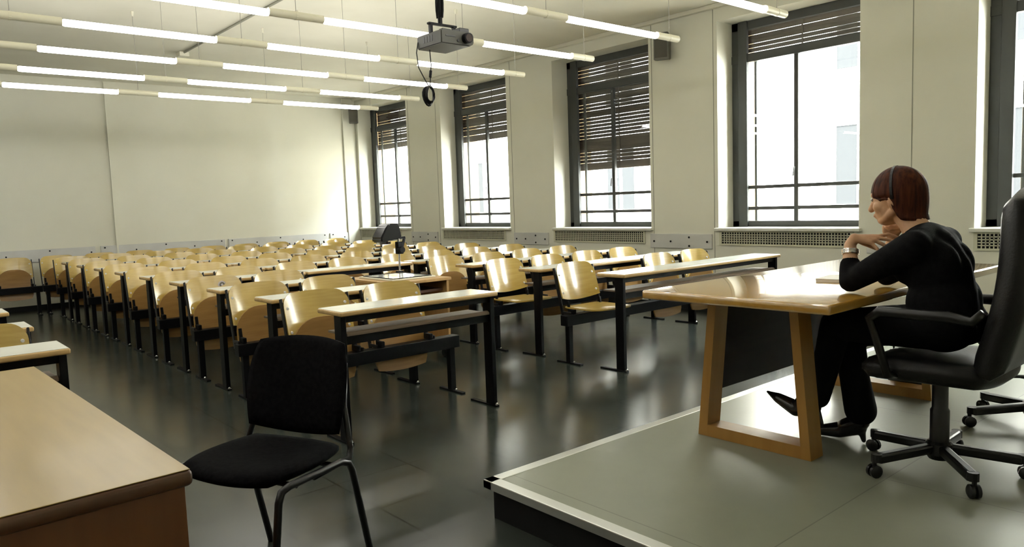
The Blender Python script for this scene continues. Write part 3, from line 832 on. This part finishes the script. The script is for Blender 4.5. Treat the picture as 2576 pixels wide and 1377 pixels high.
# eyes and lips
for s in (-1, 1):
    G().ball(H(s * .031, .0885, -.008), (.0115, .0085, .0075), 12, 8).build('eye', M['eyew'], P, True)
G().ball(H(0, .0965, -.0765), (.017, .0075, .0055), 14, 8).build('lips', M['lip'], P, True)
# sweater
g = G()
g.chain([W(3.215, 1.20, 1.105), W(3.21, 1.165, 1.06), W(3.21, 1.125, .98), W(3.21, 1.105, .88), W(3.21, 1.105, .79)], [.074, .098, .106, .108, .118], 20)
for s in (-1, 1):
    g.ball(W(3.21 + s * .072, 1.135, 1.0), (.082, .104, .11), 18, 12)
    g.ball(W(3.21 + s * .06, 1.115, .86), (.10, .118, .12), 18, 12)
    g.ball(W(3.21 + s * .07, 1.215, .985), (.065, .065, .06), 16, 10)
    g.ball(W(3.21 + s * .075, 1.105, .785), (.105, .125, .09), 18, 12)
g.cap(SHL, W(3.215, 1.18, 1.115), .062, .062); g.cap(SHR, W(3.215, 1.18, 1.115), .062, .062)
g.cap(W(3.12, 1.165, 1.06), W(3.31, 1.165, 1.06), .078, .078, 18)
g.chain([SHL, SHL.lerp(ELL, .5), ELL, ELL.lerp(WRL, .44)], [.066, .056, .046, .042], 18)
g.chain([SHR, SHR.lerp(ELR, .5), ELR, ELR.lerp(WRR, .44)], [.066, .056, .046, .042], 18)
sw = g.build('sweater', M['sweater'], P); remesh(sw, .010, 5, .5)
# trousers
g = G()
for s in (-1, 1): g.ball(W(3.22 + s * .08, 1.095, .765), (.105, .12, .095), 18, 12)
g.chain([HPL, HPL.lerp(KNL, .5), KNL, KNL.lerp(ANL, .45), ANL], [.095, .084, .068, .060, .050], 18)
g.chain([HPR, HPR.lerp(KNR, .5), KNR, KNR.lerp(ANR, .5), ANR + V((0, 0, .052))], [.095, .084, .068, .064, .070], 18)
tr = g.build('trousers', M['trouser'], P); remesh(tr, .010, 4, .5)
# shoes
def shoe(ank, toe, mid, heel, hb):
    g = G()
    g.chain([ank, mid.lerp(ank, .35) ], [.040, .040], 14)
    g.chain([heel, mid, toe.lerp(mid, .38), toe], [.032, .038, .025, .006], 14)
    g.cap(ank, ank + V((0, -.012, .07)), .040, .043)
    g.cap(ank, heel, .038, .030)
    g.cap(heel + V((0, -.006, 0)), hb, .020, .011)
    return g
s1 = shoe(ANL + V((0, .02, .0)), W(3.21, 1.885, .365), W(3.205, 1.735, .312), W(3.20, 1.645, .335), W(3.20, 1.61, .262)).build('shoe', M['shoe'], P); remesh(s1, .005, 4, .5)
s2 = shoe(ANR, W(3.33, 1.735, .180), W(3.342, 1.60, .208), W(3.348, 1.505, .235), W(3.352, 1.488, .178)).build('shoe', M['shoe'], P); remesh(s2, .005, 4, .5)
# hair: a bob with a fringe, tucked behind the ear
def hem(a):
    """height of the hem below the skull centre, a = 0 at the face, pi at the nape"""
    a = abs(a)
    pts = [(0, .006), (.55, .003), (.95, -.012), (1.28, -.008), (1.50, -.018), (1.68, -.072), (1.85, -.104), (2.3, -.112), (PI, -.114)]
    for (a0, z0), (a1, z1) in zip(pts, pts[1:]):
        if a <= a1:
            k = (a - a0) / (a1 - a0); return z0 + (z1 - z0) * k
    return pts[-1][1]
g = G(); bm = g.bm; NA, NT = 72, 22; rows = []
def hair_pt(a, tt, infl=0.0):
    z1 = hem(a); zt = .122
    th = tt
    # angle from the crown down to the equator, then straight down
    hz = .112
    if z1 >= -.005:
        full = math.acos(max(-1, min(1, (z1 - .008) / hz)))
        ph = th * full; z = .008 + hz * math.cos(ph); rr = math.sin(ph)
    else:
        if th < .55:
            ph = th / .55 * PI / 2; z = .008 + hz * math.cos(ph); rr = math.sin(ph)
        else:
            k = (th - .55) / .45; z = .008 + (z1 - .008) * k
            rr = 1 - .16 * k * k + .10 * max(0, k - .78) / .22
    ca, sa = math.cos(a), math.sin(a)
    ry = .104 if ca > 0 else .112
    rx = .087
    st = 1 + .012 * math.sin(a * 31) + .008 * math.sin(a * 53 + 1.3) + infl
    x = rx * rr * st * sa; y = ry * rr * st * ca - .004
    return H(x, y, z)
crown = bm.verts.new(hair_pt(0, 0))
for j in range(1, NT + 1):
    rows.append([bm.verts.new(hair_pt(-PI + 2 * PI * i / NA, j / NT)) for i in range(NA)])
for i in range(NA): bm.faces.new((crown, rows[0][i], rows[0][(i + 1) % NA]))
for A, B in zip(rows, rows[1:]):
    for i in range(NA): bm.faces.new((A[i], B[i], B[(i + 1) % NA], A[(i + 1) % NA]))
bmesh.ops.recalc_face_normals(bm, faces=bm.faces)
hr = g.build('hair', M['hair'], P, True)
sd = hr.modifiers.new('thick', 'SOLIDIFY'); sd.thickness = .014; sd.offset = -1
# hairband: over the crown and down behind the ears
pts = []
for k in range(25):
    tt = -1 + 2 * k / 24
    a = (1.62 if tt > 0 else -1.62); 
    p = hair_pt(a, min(1, abs(tt)) * .72, .03); pts.append(p)
g = G()
for p, q in zip(pts, pts[1:]):
    if (q - p).length > 1e-4: g.bar(p, q + (q - p) * .15, .010, .004, ((p + q) / 2 - HC))
g.build('hairband', M['plastic'], P)
# watch
d = (WRL - ELL).normalized(); c = ELL.lerp(WRL, .80)
x_ = d.cross(V((0, 1, 0))).normalized(); y_ = d.cross(x_)
g = G(); pts = [c + (x_ * math.cos(a) + y_ * math.sin(a)) * .0315 for a in [2 * PI * k / 24 for k in range(24)]]
for q in (-.0075, -.0025, .0025, .0075): g.tube([p + d * q for p in pts], .0032, 8, closed=True)
wt = g.build('watch', M['steel'], P, False)
G().tube([c - x_ * .030, c - x_ * .038], .013, 16).build('watch_case', M['steel'], wt)

# ------------------------------------------------------------------ light
w = bpy.data.worlds.new('sky'); bpy.context.scene.world = w; w.use_nodes = True
bg = w.node_tree.nodes['Background']; bg.inputs[0].default_value = (.93, .97, 1.0, 1); bg.inputs[1].default_value = 60.0
s = bpy.data.lights.new('sun', 'SUN'); so = link(bpy.data.objects.new('sun', s)); s.energy = 55; s.color = (1, .95, .86); s.angle = math.radians(2)
so.rotation_euler = V((.72, .30, -.95)).to_track_quat('-Z', 'Y').to_euler()

sc = bpy.context.scene
sc.view_settings.view_transform = 'Standard'; sc.view_settings.look = 'None'; sc.view_settings.gamma = 1
sc.view_settings.use_curve_mapping = False
sc.view_settings.exposure = 0.36
cy = sc.cycles
cy.use_denoising = True; cy.max_bounces = 7; cy.diffuse_bounces = 4; cy.glossy_bounces = 4; cy.transparent_max_bounces = 16; cy.transmission_bounces = 4
cy.caustics_reflective = False; cy.caustics_refractive = False; cy.sample_clamp_indirect = 6.0
